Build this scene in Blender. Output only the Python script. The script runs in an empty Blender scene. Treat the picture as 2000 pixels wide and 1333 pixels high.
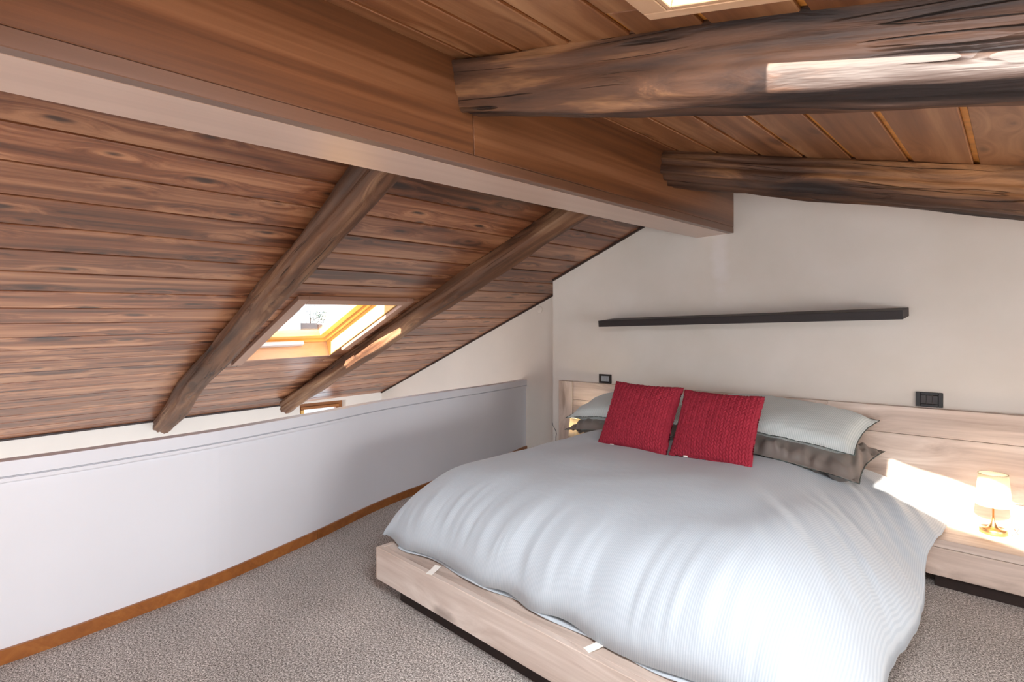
import bpy, bmesh, math, random
from mathutils import Vector, Matrix, noise

S = bpy.context.scene
COL = S.collection
R = math.radians
random.seed(7)

# ------------------------------------------------------------------ camera, sky, sun, daylight, exposure
TH = math.atan(977 / 1020.0)
cam = bpy.data.cameras.new('camera')
cam.sensor_width = 36.0
cam.lens = 36.0 * 1020.0 / 2000.0
cam.shift_y = -11.5 / 2000.0
cam.clip_start = 0.02
camo = bpy.data.objects.new('camera', cam)
COL.objects.link(camo)
camo.location = (0, 0, 1.135)
camo.rotation_euler = (R(90), 0, TH)
S.camera = camo

world = bpy.data.worlds.new('sky')
S.world = world
world.use_nodes = True
bg = world.node_tree.nodes['Background']
bg.inputs[0].default_value = (0.80, 0.90, 1.0, 1)
bg.inputs[1].default_value = 4.0

sun = bpy.data.lights.new('sun', 'SUN')
sun.energy = 34.0
sun.angle = R(0.6)
sun.color = (1.0, 0.90, 0.78)
suno = bpy.data.objects.new('sun', sun)
COL.objects.link(suno)
SUND = Vector((-0.05, 1.0, -0.50)).normalized()
suno.rotation_euler = SUND.to_track_quat('-Z', 'Y').to_euler()
suno.location = (0.5, -8, 6)


def area(name, loc, direction, sx, sy, power, color):
    l = bpy.data.lights.new(name, 'AREA')
    l.shape = 'RECTANGLE'
    l.size, l.size_y = sx, sy
    l.energy = power
    l.color = color
    o = bpy.data.objects.new(name, l)
    COL.objects.link(o)
    o.location = loc
    o.rotation_euler = Vector(direction).to_track_quat('-Z', 'Y').to_euler()
    return o


# daylight of the right roof window; added fill behind camera, at right, in stairwell
area('fill_behind_viewer', (-0.75, -2.93, 0.92), (0, 1, 0.05), 2.2, 0.62, 25, (0.90, 0.95, 1.0))
area('fill_right_side', (2.22, 1.35, 0.64), (-1, 0.08, 0.03), 2.2, 0.5, 45, (1.0, 0.97, 0.94))
area('daylight_roof_window', (0.10, 0.50, 1.84), (-0.60, 0.60, -0.53), 1.0, 0.80, 52, (0.90, 0.95, 1.0))
area('fill_stairwell', (-3.9, -2.9, -0.9), (0.30, 1, 0.42), 2.4, 1.2, 46, (1.0, 0.95, 0.90))  # added fill from the stairwell, no window stands there

S.view_settings.view_transform = 'Standard'
S.view_settings.look = 'None'
S.view_settings.gamma = 1.0
S.view_settings.use_curve_mapping = False
S.view_settings.exposure = 0.14

# ------------------------------------------------------------------ colours and materials


def lin(h):
    h = h.lstrip('#')
    out = []
    for i in (0, 2, 4):
        c = int(h[i:i + 2], 16) / 255.0
        out.append(c / 12.92 if c <= 0.04045 else ((c + 0.055) / 1.055) ** 2.4)
    return (*out, 1.0)


class NT:
    def __init__(self, name):
        self.m = bpy.data.materials.new(name)
        self.m.use_nodes = True
        self.t = self.m.node_tree
        self.b = self.t.nodes['Principled BSDF']

    def n(self, typ, **kw):
        nd = self.t.nodes.new(typ)
        for k, v in kw.items():
            setattr(nd, k, v)
        return nd

    def l(self, a, b):
        self.t.links.new(a, b)

    def mapping(self, src, scale, loc=(0, 0, 0)):
        mp = self.n('ShaderNodeMapping')
        mp.inputs['Scale'].default_value = scale
        mp.inputs['Location'].default_value = loc
        self.l(src, mp.inputs['Vector'])
        return mp.outputs[0]

    def noise(self, vec, scale=1.0, detail=4.0, rough=0.55, dist=0.0):
        nd = self.n('ShaderNodeTexNoise')
        nd.inputs['Scale'].default_value = scale
        nd.inputs['Detail'].default_value = detail
        nd.inputs['Roughness'].default_value = rough
        nd.inputs['Distortion'].default_value = dist
        self.l(vec, nd.inputs['Vector'])
        return nd.outputs[0]

    def math(self, op, a, b=None, clamp=False):
        nd = self.n('ShaderNodeMath', operation=op)
        nd.use_clamp = clamp
        for i, v in enumerate((a, b)):
            if v is None:
                continue
            if isinstance(v, (int, float)):
                nd.inputs[i].default_value = v
            else:
                self.l(v, nd.inputs[i])
        return nd.outputs[0]

    def ramp(self, fac, stops, interp='LINEAR'):
        r = self.n('ShaderNodeValToRGB')
        r.color_ramp.interpolation = interp
        e = r.color_ramp.elements
        e[0].position, e[0].color = stops[0][0], stops[0][1]
        e[1].position, e[1].color = stops[1][0], stops[1][1]
        for p, c in stops[2:]:
            x = e.new(p)
            x.color = c
        self.l(fac, r.inputs[0])
        return r.outputs[0]

    def mix(self, fac, a, b, blend='MIX'):
        nd = self.n('ShaderNodeMix', data_type='RGBA', blend_type=blend)
        for sock, v in ((nd.inputs[0], fac), (nd.inputs[6], a), (nd.inputs[7], b)):
            if isinstance(v, (int, float)):
                sock.default_value = v
            elif isinstance(v, tuple):
                sock.default_value = v
            else:
                self.l(v, sock)
        return nd.outputs[2]

    def bump(self, height, strength=0.2, dist=0.01):
        b = self.n('ShaderNodeBump')
        b.inputs['Strength'].default_value = strength
        b.inputs['Distance'].default_value = dist
        self.l(height, b.inputs['Height'])
        self.l(b.outputs[0], self.b.inputs['Normal'])


def wood(name, dark, mid, light, knots=0.0, knot_col='#3a2117', rough=0.5, grain=28.0, bump=0.25, vary=0.35, contrast=1.0, coat=0.0, crack=0.0, long=0.9, knot_scale=(2.2, 6.5, 6.5), flat=True):
    """Timber with its grain along local X."""
    k = NT(name)
    tc = k.n('ShaderNodeTexCoord')
    oi = k.n('ShaderNodeObjectInfo')
    off = k.n('ShaderNodeVectorMath', operation='SCALE')
    off.inputs[0].default_value = (17.3, 9.1, 5.7)
    k.l(oi.outputs['Random'], off.inputs['Scale'])
    add = k.n('ShaderNodeVectorMath', operation='ADD')
    k.l(tc.outputs['Object'], add.inputs[0])
    k.l(off.outputs[0], add.inputs[1])
    v = add.outputs[0]
    kn = None
    if knots > 0:
        vo = k.n('ShaderNodeTexVoronoi', feature='F1')
        vo.inputs['Scale'].default_value = 1.0
        vo.inputs['Randomness'].default_value = 0.95
        if flat:
            # boards: knots laid out over the length and the breadth only
            vo.voronoi_dimensions = '2D'
            sp = k.n('ShaderNodeSeparateXYZ')
            k.l(v, sp.inputs[0])
            cb = k.n('ShaderNodeCombineXYZ')
            k.l(sp.outputs[0], cb.inputs[0])
            k.l(k.math('ADD', sp.outputs[1], sp.outputs[2]), cb.inputs[1])
            k.l(k.mapping(cb.outputs[0], knot_scale), vo.inputs['Vector'])
        else:
            k.l(k.mapping(v, knot_scale), vo.inputs['Vector'])
        d = vo.outputs['Distance']
        # the grain bends round the knots
        wob = k.ramp(d, [(0.0, (1, 1, 1, 1)), (0.42, (0, 0, 0, 1))], 'EASE')
        sc = k.n('ShaderNodeVectorMath', operation='SCALE')
        sc.inputs[0].default_value = (0, 0.05, 0.05)
        k.l(wob, sc.inputs['Scale'])
        ad2 = k.n('ShaderNodeVectorMath', operation='ADD')
        k.l(v, ad2.inputs[0])
        k.l(sc.outputs[0], ad2.inputs[1])
        v2 = ad2.outputs[0]
        fine = k.noise(k.mapping(v, (9, 22, 22)), 1.0, 2.0)
        kd = k.math('ADD', d, k.math('MULTIPLY', k.math('SUBTRACT', fine, 0.5), 0.22))
        csep = k.n('ShaderNodeSeparateColor')
        k.l(vo.outputs['Color'], csep.inputs[0])
        kd = k.math('ADD', kd, k.math('MULTIPLY', csep.outputs[0], 0.15))
        kn = k.ramp(kd, [(0.06, (1, 1, 1, 1)), (0.17, (0, 0, 0, 1))], 'EASE')
    else:
        v2 = v
    g1 = k.noise(k.mapping(v2, (long, grain, grain)), 1.0, 5.0, 0.6, 0.3)
    g2 = k.noise(k.mapping(v2, (long * 0.55, grain * 0.22, grain * 0.22)), 1.0, 3.0, 0.5, 0.6)
    g = k.math('ADD', k.math('MULTIPLY', g1, 0.55), k.math('MULTIPLY', g2, 0.6))
    g = k.math('ADD', k.math('MULTIPLY', k.math('SUBTRACT', g, 0.575), contrast), 0.5, True)
    col = k.ramp(g, [(0.22, lin(dark)), (0.5, lin(mid)), (0.8, lin(light))])
    if vary > 0:
        hv = k.n('ShaderNodeHueSaturation')
        k.l(k.math('ADD', k.math('MULTIPLY', oi.outputs['Random'], vary), 1.0 - vary * 0.5), hv.inputs['Value'])
        hv.inputs['Saturation'].default_value = 1.0
        k.l(col, hv.inputs['Color'])
        col = hv.outputs[0]
    if kn is not None:
        col = k.mix(k.math('MULTIPLY', kn, knots), col, lin(knot_col))
    h = g1
    if crack > 0:
        c = k.noise(k.mapping(v, (0.7, 17, 17)), 1.0, 2.0, 0.5, 0.4)
        cr = k.ramp(k.math('ABSOLUTE', k.math('SUBTRACT', c, 0.5)), [(0.0, (1, 1, 1, 1)), (0.012, (0, 0, 0, 1))])
        c2 = k.noise(k.mapping(v, (1.5, 3, 3)), 1.0, 2.0)
        cr = k.math('MULTIPLY', cr, k.ramp(c2, [(0.5, (0, 0, 0, 1)), (0.6, (1, 1, 1, 1))]))
        col = k.mix(k.math('MULTIPLY', cr, crack), col, lin('#1a0f0a'))
        h = k.math('SUBTRACT', g1, k.math('MULTIPLY', cr, 1.2))
    k.l(col, k.b.inputs['Base Color'])
    k.b.inputs['Roughness'].default_value = rough
    k.b.inputs['Coat Weight'].default_value = coat
    k.b.inputs['Coat Roughness'].default_value = 0.3
    if bump > 0:
        k.bump(h, bump, 0.004 if flat else 0.012)
    return k.m


def plain(name, col, rough=0.5, metal=0.0, noise_amt=0.0, nscale=6.0, bump=0.0, bscale=60.0, spec=0.5):
    k = NT(name)
    k.b.inputs['Roughness'].default_value = rough
    k.b.inputs['Metallic'].default_value = metal
    k.b.inputs['Specular IOR Level'].default_value = spec
    tc = k.n('ShaderNodeTexCoord')
    if noise_amt > 0:
        n = k.noise(k.mapping(tc.outputs['Object'], (nscale,) * 3), 1.0, 4.0)
        c = lin(col)
        lo = tuple(x * (1 - noise_amt) for x in c[:3]) + (1,)
        hi = tuple(min(1, x * (1 + noise_amt)) for x in c[:3]) + (1,)
        k.l(k.ramp(n, [(0.35, lo), (0.65, hi)]), k.b.inputs['Base Color'])
    else:
        k.b.inputs['Base Color'].default_value = lin(col)
    if bump > 0:
        k.bump(k.noise(k.mapping(tc.outputs['Object'], (bscale,) * 3), 1.0, 3.0), bump, 0.002)
    return k.m


def carpet_mat():
    k = NT('carpet_fibre')
    tc = k.n('ShaderNodeTexCoord')
    v = tc.outputs['Object']
    a = k.noise(k.mapping(v, (330,) * 3), 1.0, 2.0, 0.7)
    b = k.noise(k.mapping(v, (140,) * 3), 1.0, 2.0, 0.6)
    c = k.noise(k.mapping(v, (2.2,) * 3), 1.0, 3.0, 0.5)
    s = k.math('ADD', k.math('MULTIPLY', a, 0.6), k.math('MULTIPLY', b, 0.4))
    col = k.ramp(s, [(0.39, lin('#423c3a')), (0.5, lin('#a29993')), (0.60, lin('#f6f0ea'))])
    sh = k.ramp(c, [(0.35, (0.88, 0.88, 0.88, 1)), (0.65, (1.08, 1.08, 1.08, 1))])
    k.l(k.mix(1.0, col, sh, 'MULTIPLY'), k.b.inputs['Base Color'])
    k.b.inputs['Roughness'].default_value = 0.95
    k.b.inputs['Specular IOR Level'].default_value = 0.1
    k.bump(s, 0.3, 0.004)
    return k.m


def stripe_mat(name, base, stripe, period, rough=0.75, sheen=0.2):
    """Woven cotton with fine stripes that follow the cloth's own u coordinate (in metres)."""
    k = NT(name)
    tc = k.n('ShaderNodeTexCoord')
    sx = k.n('ShaderNodeSeparateXYZ')
    k.l(tc.outputs['UV'], sx.inputs[0])
    w = k.math('FRACT', k.math('MULTIPLY', sx.outputs[0], 1.0 / period))
    w = k.math('ABSOLUTE', k.math('SUBTRACT', w, 0.5))
    f = k.ramp(w, [(0.17, (0, 0, 0, 1)), (0.33, (1, 1, 1, 1))])
    col = k.mix(f, lin(base), lin(stripe))
    k.l(col, k.b.inputs['Base Color'])
    k.b.inputs['Roughness'].default_value = rough
    k.b.inputs['Sheen Weight'].default_value = sheen
    k.b.inputs['Specular IOR Level'].default_value = 0.2
    n = k.noise(k.mapping(tc.outputs['Object'], (14, 14, 14)), 1.0, 4.0, 0.6)
    k.bump(n, 0.12, 0.02)
    return k.m


def glass_mat():
    k = NT('window_glass')
    t = k.t
    out = t.nodes['Material Output']
    tr = k.n('ShaderNodeBsdfTransparent')
    gl = k.n('ShaderNodeBsdfGlossy')
    gl.inputs['Roughness'].default_value = 0.02
    lw = k.n('ShaderNodeLayerWeight')
    fac = k.math('ADD', k.math('MULTIPLY', k.math('POWER', lw.outputs['Facing'], 5.0), 0.5), 0.04)
    mx = k.n('ShaderNodeMixShader')
    k.l(fac, mx.inputs[0])
    k.l(tr.outputs[0], mx.inputs[1])
    k.l(gl.outputs[0], mx.inputs[2])
    k.l(mx.outputs[0], out.inputs[0])
    return k.m


def shade_mat():
    k = NT('lamp_shade_cloth')
    t = k.t
    out = t.nodes['Material Output']
    tl = k.n('ShaderNodeBsdfTranslucent')
    tl.inputs[0].default_value = lin('#fff6e4')
    df = k.n('ShaderNodeBsdfDiffuse')
    df.inputs[0].default_value = lin('#fdf5e2')
    mx = k.n('ShaderNodeMixShader')
    mx.inputs[0].default_value = 0.5
    k.l(df.outputs[0], mx.inputs[1])
    k.l(tl.outputs[0], mx.inputs[2])
    k.l(mx.outputs[0], out.inputs[0])
    return k.m


def emit(name, col, strength):
    k = NT(name)
    k.b.inputs['Base Color'].default_value = lin(col)
    k.b.inputs['Emission Color'].default_value = lin(col)
    k.b.inputs['Emission Strength'].default_value = strength
    return k.m


M = {}
M['plaster'] = plain('plaster', '#e0d8cf', 0.85, 0, 0.035, 1.6, 0.08, 40, 0.2)
M['plaster_warm'] = plain('plaster_warm', '#e3d9cf', 0.85, 0, 0.03, 1.6, 0.06, 40, 0.2)
M['paint_white'] = plain('white_paint', '#e3e4ea', 0.55, 0, 0.012, 2.0, 0.03, 30, 0.3)
M['carpet'] = carpet_mat()
M['plank'] = wood('stained_pine_plank', '#482412', '#7f4b2e', '#b17c58', 0.9, '#27110a', 0.42, 24, 0.35, 0.30, 2.3, 0.35)
M['plank_right'] = wood('stained_pine_board', '#643a20', '#8c5b38', '#b5855c', 0.6, '#40200f', 0.45, 20, 0.3, 0.22, 1.5, 0.15)
M['backing'] = plain('dark_groove_wood', '#3a2012', 0.8, 0, 0.2, 20)
M['tongue'] = plain('raw_pine_tongue', '#dd9646', 0.55, 0, 0.15, 20)
M['beam'] = wood('varnished_fir_beam', '#472817', '#704427', '#8f6040', 0.0, '#000000', 0.38, 34, 0.12, 0.0, 1.4, 0.35, 0.0, 0.7)
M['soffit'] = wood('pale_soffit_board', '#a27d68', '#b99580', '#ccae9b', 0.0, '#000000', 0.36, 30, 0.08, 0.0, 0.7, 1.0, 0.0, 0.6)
M['beam_low'] = wood('varnished_fir_lamella', '#4a2e20', '#65432f', '#7a5644', 0.0, '#000000', 0.4, 40, 0.12, 0.0, 1.0, 0.3, 0.0, 0.7)
M['log'] = wood('old_rafter_wood', '#3c2619', '#67442e', '#9c785a', 0.55, '#20120b', 0.60, 17, 0.7, 0.12, 1.6, 0.0, 0.8, 1.3, (2.2, 6, 6), False)
M['log_old'] = wood('hewn_rafter_wood', '#261812', '#5e3f2c', '#b98558', 0.5, '#1d110b', 0.62, 13, 0.9, 0.1, 2.1, 0.0, 0.9, 1.4, (1.8, 5, 5), False)
M['oak'] = wood('whitewashed_oak', '#9f8b7e', '#c8b5a8', '#e6d8cd', 0.6, '#7f6d62', 0.55, 24, 0.3, 0.08, 1.6, 0.0, 0.0, 1.1, (1.3, 3.4, 3.4))
M['shade_plinth'] = plain('shade_dark_board', '#23140f', 0.8, 0, 0.15, 30)  # shade under the furniture put into a dark board colour
M['oak_dark'] = plain('shadow_gap_wood', '#4a3227', 0.8)
M['baseboard'] = wood('cherry_baseboard', '#764118', '#955824', '#ae7035', 0.1, '#6b3312', 0.4, 40, 0.15, 0.2, 1.0, 0.2)
M['pine_raw'] = wood('clear_pine', '#d59a4c', '#e6b565', '#f0c983', 0.1, '#b0702c', 0.45, 24, 0.1, 0.06, 0.8, 0.1)
M['pine_pale'] = wood('pale_pine', '#c9966f', '#d8ad87', '#e6c3a1', 0.15, '#a06a45', 0.5, 20, 0.12, 0.06, 0.8, 0.1)
M['trim_wood'] = wood('brown_window_trim', '#7d5a47', '#9a7460', '#ad8a76', 0.0, '#000000', 0.45, 26, 0.12, 0.06, 0.8, 0.15)
M['trim_dark'] = plain('dark_edge_moulding', '#33211a', 0.6, 0, 0.2, 20)
M['shelf'] = wood('wenge_shelf', '#1d1717', '#282020', '#332b2b', 0.0, '#000000', 0.6, 40, 0.1, 0.0, 0.7)
M['plate'] = plain('black_plate', '#140d0c', 0.45, 0, 0.0)
M['module'] = plain('grey_module', '#373130', 0.5)
M['module_light'] = plain('light_module', '#9fa3a6', 0.35)
M['brass'] = plain('brushed_brass', '#d2a574', 0.3, 1.0)
M['shade'] = shade_mat()
M['shade_rim'] = plain('shade_binding', '#c7b48c', 0.7)
M['bulb'] = emit('lamp_bulb', '#ffe4bd', 12.0)
M['duvet'] = stripe_mat('striped_cotton', '#bdc4ca', '#b0b9c1', 0.0075)
M['lining'] = plain('duvet_lining', '#b7bfc5', 0.8, 0, 0.04, 10)
M['pillow'] = stripe_mat('striped_pillow_cotton', '#d3d9d7', '#bfc8c6', 0.0085)
M['piping'] = plain('dark_piping', '#58635f', 0.7)
M['satin'] = plain('grey_satin', '#7b726c', 0.36, 0, 0.05, 8, 0.0, 60, 0.5)
M['red'] = plain('red_knit_wool', '#9c2b3b', 0.8, 0, 0.06, 20, 0.35, 260, 0.25)
M['tag'] = plain('white_cloth_tag', '#efeae2', 0.8)
M['mattress'] = plain('cream_ticking', '#d8cbb8', 0.85, 0, 0.03, 12)
M['cable'] = plain('black_cable', '#1d2021', 0.5)
M['cable_clear'] = plain('pinkish_cable', '#8f6d66', 0.5)
M['steel'] = plain('grey_bar', '#cfcfd2', 0.35, 0.2)
M['glass'] = glass_mat()
M['facade'] = plain('pale_render', '#8f8e8c', 0.9, 0, 0.05, 1.0)
M['facade_grey'] = plain('grey_render', '#505356', 0.9, 0, 0.05, 1.0)
M['tile'] = plain('faded_roof_tile', '#6e5a52', 0.9, 0, 0.15, 3.0)
M['metal_dark'] = plain('weathered_metal', '#33373a', 0.6, 0.0)

# ------------------------------------------------------------------ object helpers


def tag(o, label=None, cat=None, group=None, kind=None):
    if label:
        o['label'] = label
    if cat:
        o['category'] = cat
    if group:
        o['group'] = group
    if kind:
        o['kind'] = kind
    return o


def empty(name, loc, label=None, cat=None, group=None, kind=None):
    o = bpy.data.objects.new(name, None)
    o.empty_display_size = 0.05
    COL.objects.link(o)
    o.location = loc
    return tag(o, label, cat, group, kind)


def wmat(o):
    m = o.matrix_basis.copy()
    if o.parent:
        m = wmat(o.parent) @ o.matrix_parent_inverse @ m
    return m


def adopt(o, parent):
    if parent is not None:
        o.parent = parent
        o.matrix_parent_inverse = wmat(parent).inverted()
    return o


def link(name, me, mat, parent=None, mtx=None, smooth=False):
    o = bpy.data.objects.new(name, me)
    COL.objects.link(o)
    if mat is not None and not me.materials:
        me.materials.append(mat)
    if smooth:
        me.polygons.foreach_set('use_smooth', [True] * len(me.polygons))
    if mtx is not None:
        o.matrix_basis = mtx
    return adopt(o, parent)


def mesh(name, verts, faces):
    me = bpy.data.meshes.new(name)
    me.from_pydata([tuple(v) for v in verts], [], faces)
    me.update()
    return me


def frame(c, ax, ay, az):
    m = Matrix.Identity(4)
    for i, a in enumerate((ax, ay, az)):
        a = Vector(a).normalized()
        m[0][i], m[1][i], m[2][i] = a
    m[0][3], m[1][3], m[2][3] = c
    return m


_box = {}


def box_mesh(dx, dy, dz, bev, mat):
    key = (round(dx, 4), round(dy, 4), round(dz, 4), round(bev, 4), mat.name if mat else '')
    if key in _box:
        return _box[key]
    bm = bmesh.new()
    bmesh.ops.create_cube(bm, size=1.0)
    for v in bm.verts:
        v.co = Vector((v.co.x * dx, v.co.y * dy, v.co.z * dz))
    if bev > 0:
        bmesh.ops.bevel(bm, geom=list(bm.edges), offset=bev, segments=1, affect='EDGES', clamp_overlap=True)
    me = bpy.data.meshes.new('board')
    bm.to_mesh(me)
    bm.free()
    if mat:
        me.materials.append(mat)
    _box[key] = me
    return me


def board(name, c, dims, mat, parent=None, ax=(1, 0, 0), ay=(0, 1, 0), bev=0.002):
    """Box with its grain axis ax; dims along ax, ay, ax x ay."""
    ax = Vector(ax).normalized()
    ay = Vector(ay)
    ay = (ay - ax * ay.dot(ax)).normalized()
    return link(name, box_mesh(*dims, bev, mat), None, parent, frame(c, ax, ay, ax.cross(ay)))


def bb(name, x0, x1, y0, y1, z0, z1, mat, parent=None, grain='x', bev=0.002):
    c = ((x0 + x1) / 2, (y0 + y1) / 2, (z0 + z1) / 2)
    dx, dy, dz = x1 - x0, y1 - y0, z1 - z0
    if grain == 'x':
        return board(name, c, (dx, dy, dz), mat, parent, (1, 0, 0), (0, 1, 0), bev)
    if grain == 'y':
        return board(name, c, (dy, dx, dz), mat, parent, (0, 1, 0), (-1, 0, 0), bev)
    return board(name, c, (dz, dy, dx), mat, parent, (0, 0, 1), (0, 1, 0), bev)


def multi_box(name, boxes, mat, parent=None):
    """One mesh out of eight-cornered solids (lists of 8 points: lower ring, upper ring)."""
    vs, fs = [], []
    for b in boxes:
        k = len(vs)
        vs += b
        fs += [(k, k + 3, k + 2, k + 1), (k + 4, k + 5, k + 6, k + 7)]
        for i in range(4):
            j = (i + 1) % 4
            fs.append((k + i, k + j, k + 4 + j, k + 4 + i))
    me = mesh(name, vs, fs)
    bm = bmesh.new()
    bm.from_mesh(me)
    bmesh.ops.recalc_face_normals(bm, faces=list(bm.faces))
    bm.to_mesh(me)
    bm.free()
    return link(name, me, mat, parent)


def prism(name, poly, axis, a0, a1, mat, parent=None):
    """Polygon (2D) extruded along an axis: 'y' -> poly in xz, 'x' -> poly in yz, 'z' -> poly in xy."""
    def p3(p, a):
        return {'y': (p[0], a, p[1]), 'x': (a, p[0], p[1]), 'z': (p[0], p[1], a)}[axis]
    n = len(poly)
    vs = [p3(p, a0) for p in poly] + [p3(p, a1) for p in poly]
    fs = [tuple(range(n)), tuple(range(2 * n - 1, n - 1, -1))]
    for i in range(n):
        j = (i + 1) % n
        fs.append((i, n + i, n + j, j))
    me = mesh(name, vs, fs)
    bm = bmesh.new()
    bm.from_mesh(me)
    bmesh.ops.recalc_face_normals(bm, faces=list(bm.faces))
    bm.to_mesh(me)
    bm.free()
    return link(name, me, mat, parent)


def tube(name, pts, rad, mat, parent=None, seg=8, cyclic=False):
    pts = [Vector(p) for p in pts]
    n = len(pts)
    vs, fs = [], []
    up = Vector((0, 0, 1))
    for i, p in enumerate(pts):
        if cyclic:
            t = (pts[(i + 1) % n] - pts[i - 1]).normalized()
        else:
            t = (pts[min(i + 1, n - 1)] - pts[max(i - 1, 0)]).normalized()
        a = t.cross(up)
        if a.length < 1e-4:
            a = t.cross(Vector((1, 0, 0)))
        a.normalize()
        b = t.cross(a)
        up = b.cross(t) if b.cross(t).length > 0.1 else up
        up = -b if b.dot(up) < 0 else b
        for k in range(seg):
            q = 2 * math.pi * k / seg
            vs.append(p + a * math.cos(q) * rad + up * math.sin(q) * rad)
    m = n if cyclic else n - 1
    for i in range(m):
        for k in range(seg):
            k2 = (k + 1) % seg
            j = (i + 1) % n
            fs.append((i * seg + k, i * seg + k2, j * seg + k2, j * seg + k))
    if not cyclic:
        fs.append(tuple(range(seg - 1, -1, -1)))
        fs.append(tuple((n - 1) * seg + k for k in range(seg)))
    return link(name, mesh(name, vs, fs), mat, parent, None, True)


def lathe(name, prof, loc, mat, parent=None, seg=40, cap=True):
    vs, fs = [], []
    for r, z in prof:
        for k in range(seg):
            q = 2 * math.pi * k / seg
            vs.append((r * math.cos(q), r * math.sin(q), z))
    for i in range(len(prof) - 1):
        for k in range(seg):
            k2 = (k + 1) % seg
            fs.append((i * seg + k, i * seg + k2, (i + 1) * seg + k2, (i + 1) * seg + k))
    if cap:
        fs.append(tuple(range(seg - 1, -1, -1)))
        fs.append(tuple((len(prof) - 1) * seg + k for k in range(seg)))
    return link(name, mesh(name, vs, fs), mat, parent, Matrix.Translation(loc), True)


def smoothstep(a, b, x):
    t = max(0.0, min(1.0, (x - a) / (b - a)))
    return t * t * (3 - 2 * t)


def interp(tab, y):
    if y <= tab[0][0]:
        return tab[0][1]
    for (y0, v0), (y1, v1) in zip(tab, tab[1:]):
        if y <= y1:
            t = (y - y0) / (y1 - y0)
            return v0 + (v1 - v0) * t
    return tab[-1][1]


# ------------------------------------------------------------------ the room's measures (metres)
W = 3.47            # face of the head wall
WR = 3.80           # face of the wall in the recess beside it
XC = -2.838         # left end of the head wall
XO = -6.03          # outer wall under the left eave
YF = -3.0           # wall behind the camera
XR = 2.3            # low wall on the right
SL, CL = 0.388, 0.03
SR, CR = 0.29, 0.0415
XB0, XB1 = -1.565, -1.316      # ridge beam


def zl(x, y):
    return 1.608 + SL * (x + 2.838) + CL * (y - 3.47)


def zr(x, y):
    return 2.140 - SR * (x + 1.316) + CR * (y - 3.47)


LY = Vector((0, 1, CL)).normalized()
LX = Vector((1, 0, SL)).normalized()
LN = LX.cross(LY).normalized()            # out of the room
RY = Vector((0, 1, CR)).normalized()
RX = Vector((1, 0, -SR)).normalized()
RN = RX.cross(RY).normalized()


def pl(x, y, h=0.0):
    return Vector((x, y, zl(x, y))) + LN * h


def pr(x, y, h=0.0):
    return Vector((x, y, zr(x, y))) + RN * h


# plan of the curved parapet (room side)
PAR = [(-3.0, -2.50), (-1.2, -2.505), (0.0, -2.515), (0.25, -2.527), (0.53, -2.570), (0.79, -2.615), (1.10, -2.715), (1.36, -2.80), (1.78, -2.965), (2.03, -3.04), (2.6, -3.17), (3.15, -3.275), (3.5, -3.36), (3.80, -3.455)]


def par_x(y):
    # smooth the polyline a little
    s, w = 0.0, 0.0
    for k in range(-4, 5):
        g = math.exp(-(k / 2.2) ** 2)
        s += g * interp(PAR, y + k * 0.05)
        w += g
    return s / w


# ------------------------------------------------------------------ floor, walls
ys = [YF + i * 0.2 for i in range(int((WR - YF) / 0.2))] + [WR]
poly = [(par_x(y) - 0.03, y) for y in ys] + [(XC + 0.001, WR), (XC + 0.001, W + 0.001), (XR, W + 0.001), (XR, YF)]
f = prism('floor', poly, 'z', -0.12, 0.0, M['carpet'])
tag(f, 'grey brown speckled carpet floor', None, None, 'structure')
f2 = bb('floor_lower', XO - 0.3, -2.3, YF, WR, -2.6, -2.5, M['plaster_warm'], None, 'x', 0)
tag(f2, 'lower floor of the stairwell behind the parapet', None, None, 'structure')

# head wall with its gable top
top = [(XC, zl(XC, W) - 0.005), (-1.45, zl(-1.45, W) + 0.06), (XB1, zr(XB1, W) + 0.06), (XR, zr(XR, W) + 0.03)]
hw = prism('wall_back', [(XC, -0.1)] + [(x, z + 0.03) for x, z in top] + [(XR, -0.1)], 'y', W, W + 0.33, M['plaster'])
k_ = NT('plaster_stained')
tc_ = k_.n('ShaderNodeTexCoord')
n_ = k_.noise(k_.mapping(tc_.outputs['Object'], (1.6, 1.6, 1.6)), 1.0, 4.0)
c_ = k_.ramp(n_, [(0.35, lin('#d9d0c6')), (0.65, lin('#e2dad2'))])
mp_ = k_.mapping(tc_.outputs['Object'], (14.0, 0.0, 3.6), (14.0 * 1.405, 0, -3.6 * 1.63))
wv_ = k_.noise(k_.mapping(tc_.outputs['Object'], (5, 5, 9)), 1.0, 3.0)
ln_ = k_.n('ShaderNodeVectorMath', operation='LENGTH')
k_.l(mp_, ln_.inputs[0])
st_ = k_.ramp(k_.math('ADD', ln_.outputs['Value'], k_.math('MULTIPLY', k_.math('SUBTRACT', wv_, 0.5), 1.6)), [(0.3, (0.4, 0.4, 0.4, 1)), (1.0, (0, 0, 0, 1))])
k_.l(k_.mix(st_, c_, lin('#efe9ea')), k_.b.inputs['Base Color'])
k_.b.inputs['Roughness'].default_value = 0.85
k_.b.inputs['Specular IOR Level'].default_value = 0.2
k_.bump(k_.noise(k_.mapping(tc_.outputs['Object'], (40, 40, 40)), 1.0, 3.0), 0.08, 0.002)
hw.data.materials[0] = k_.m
tag(hw, 'off-white plaster gable wall behind the bed', None, None, 'structure')
rw = prism('wall_recess', [(XO - 0.3, -2.6), (XO - 0.3, zl(XO - 0.3, WR) + 0.03), (XC + 0.05, zl(XC + 0.05, WR) + 0.03), (XC + 0.05, -2.6)], 'y', WR, WR + 0.25, M['plaster_warm'])
tag(rw, 'set back gable wall beside the stairwell', None, None, 'structure')

# outer wall with the opening of the low window
W2Y0, W2Y1, W2Z0, W2Z1 = 2.70, 3.29, -0.55, 0.325


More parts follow.
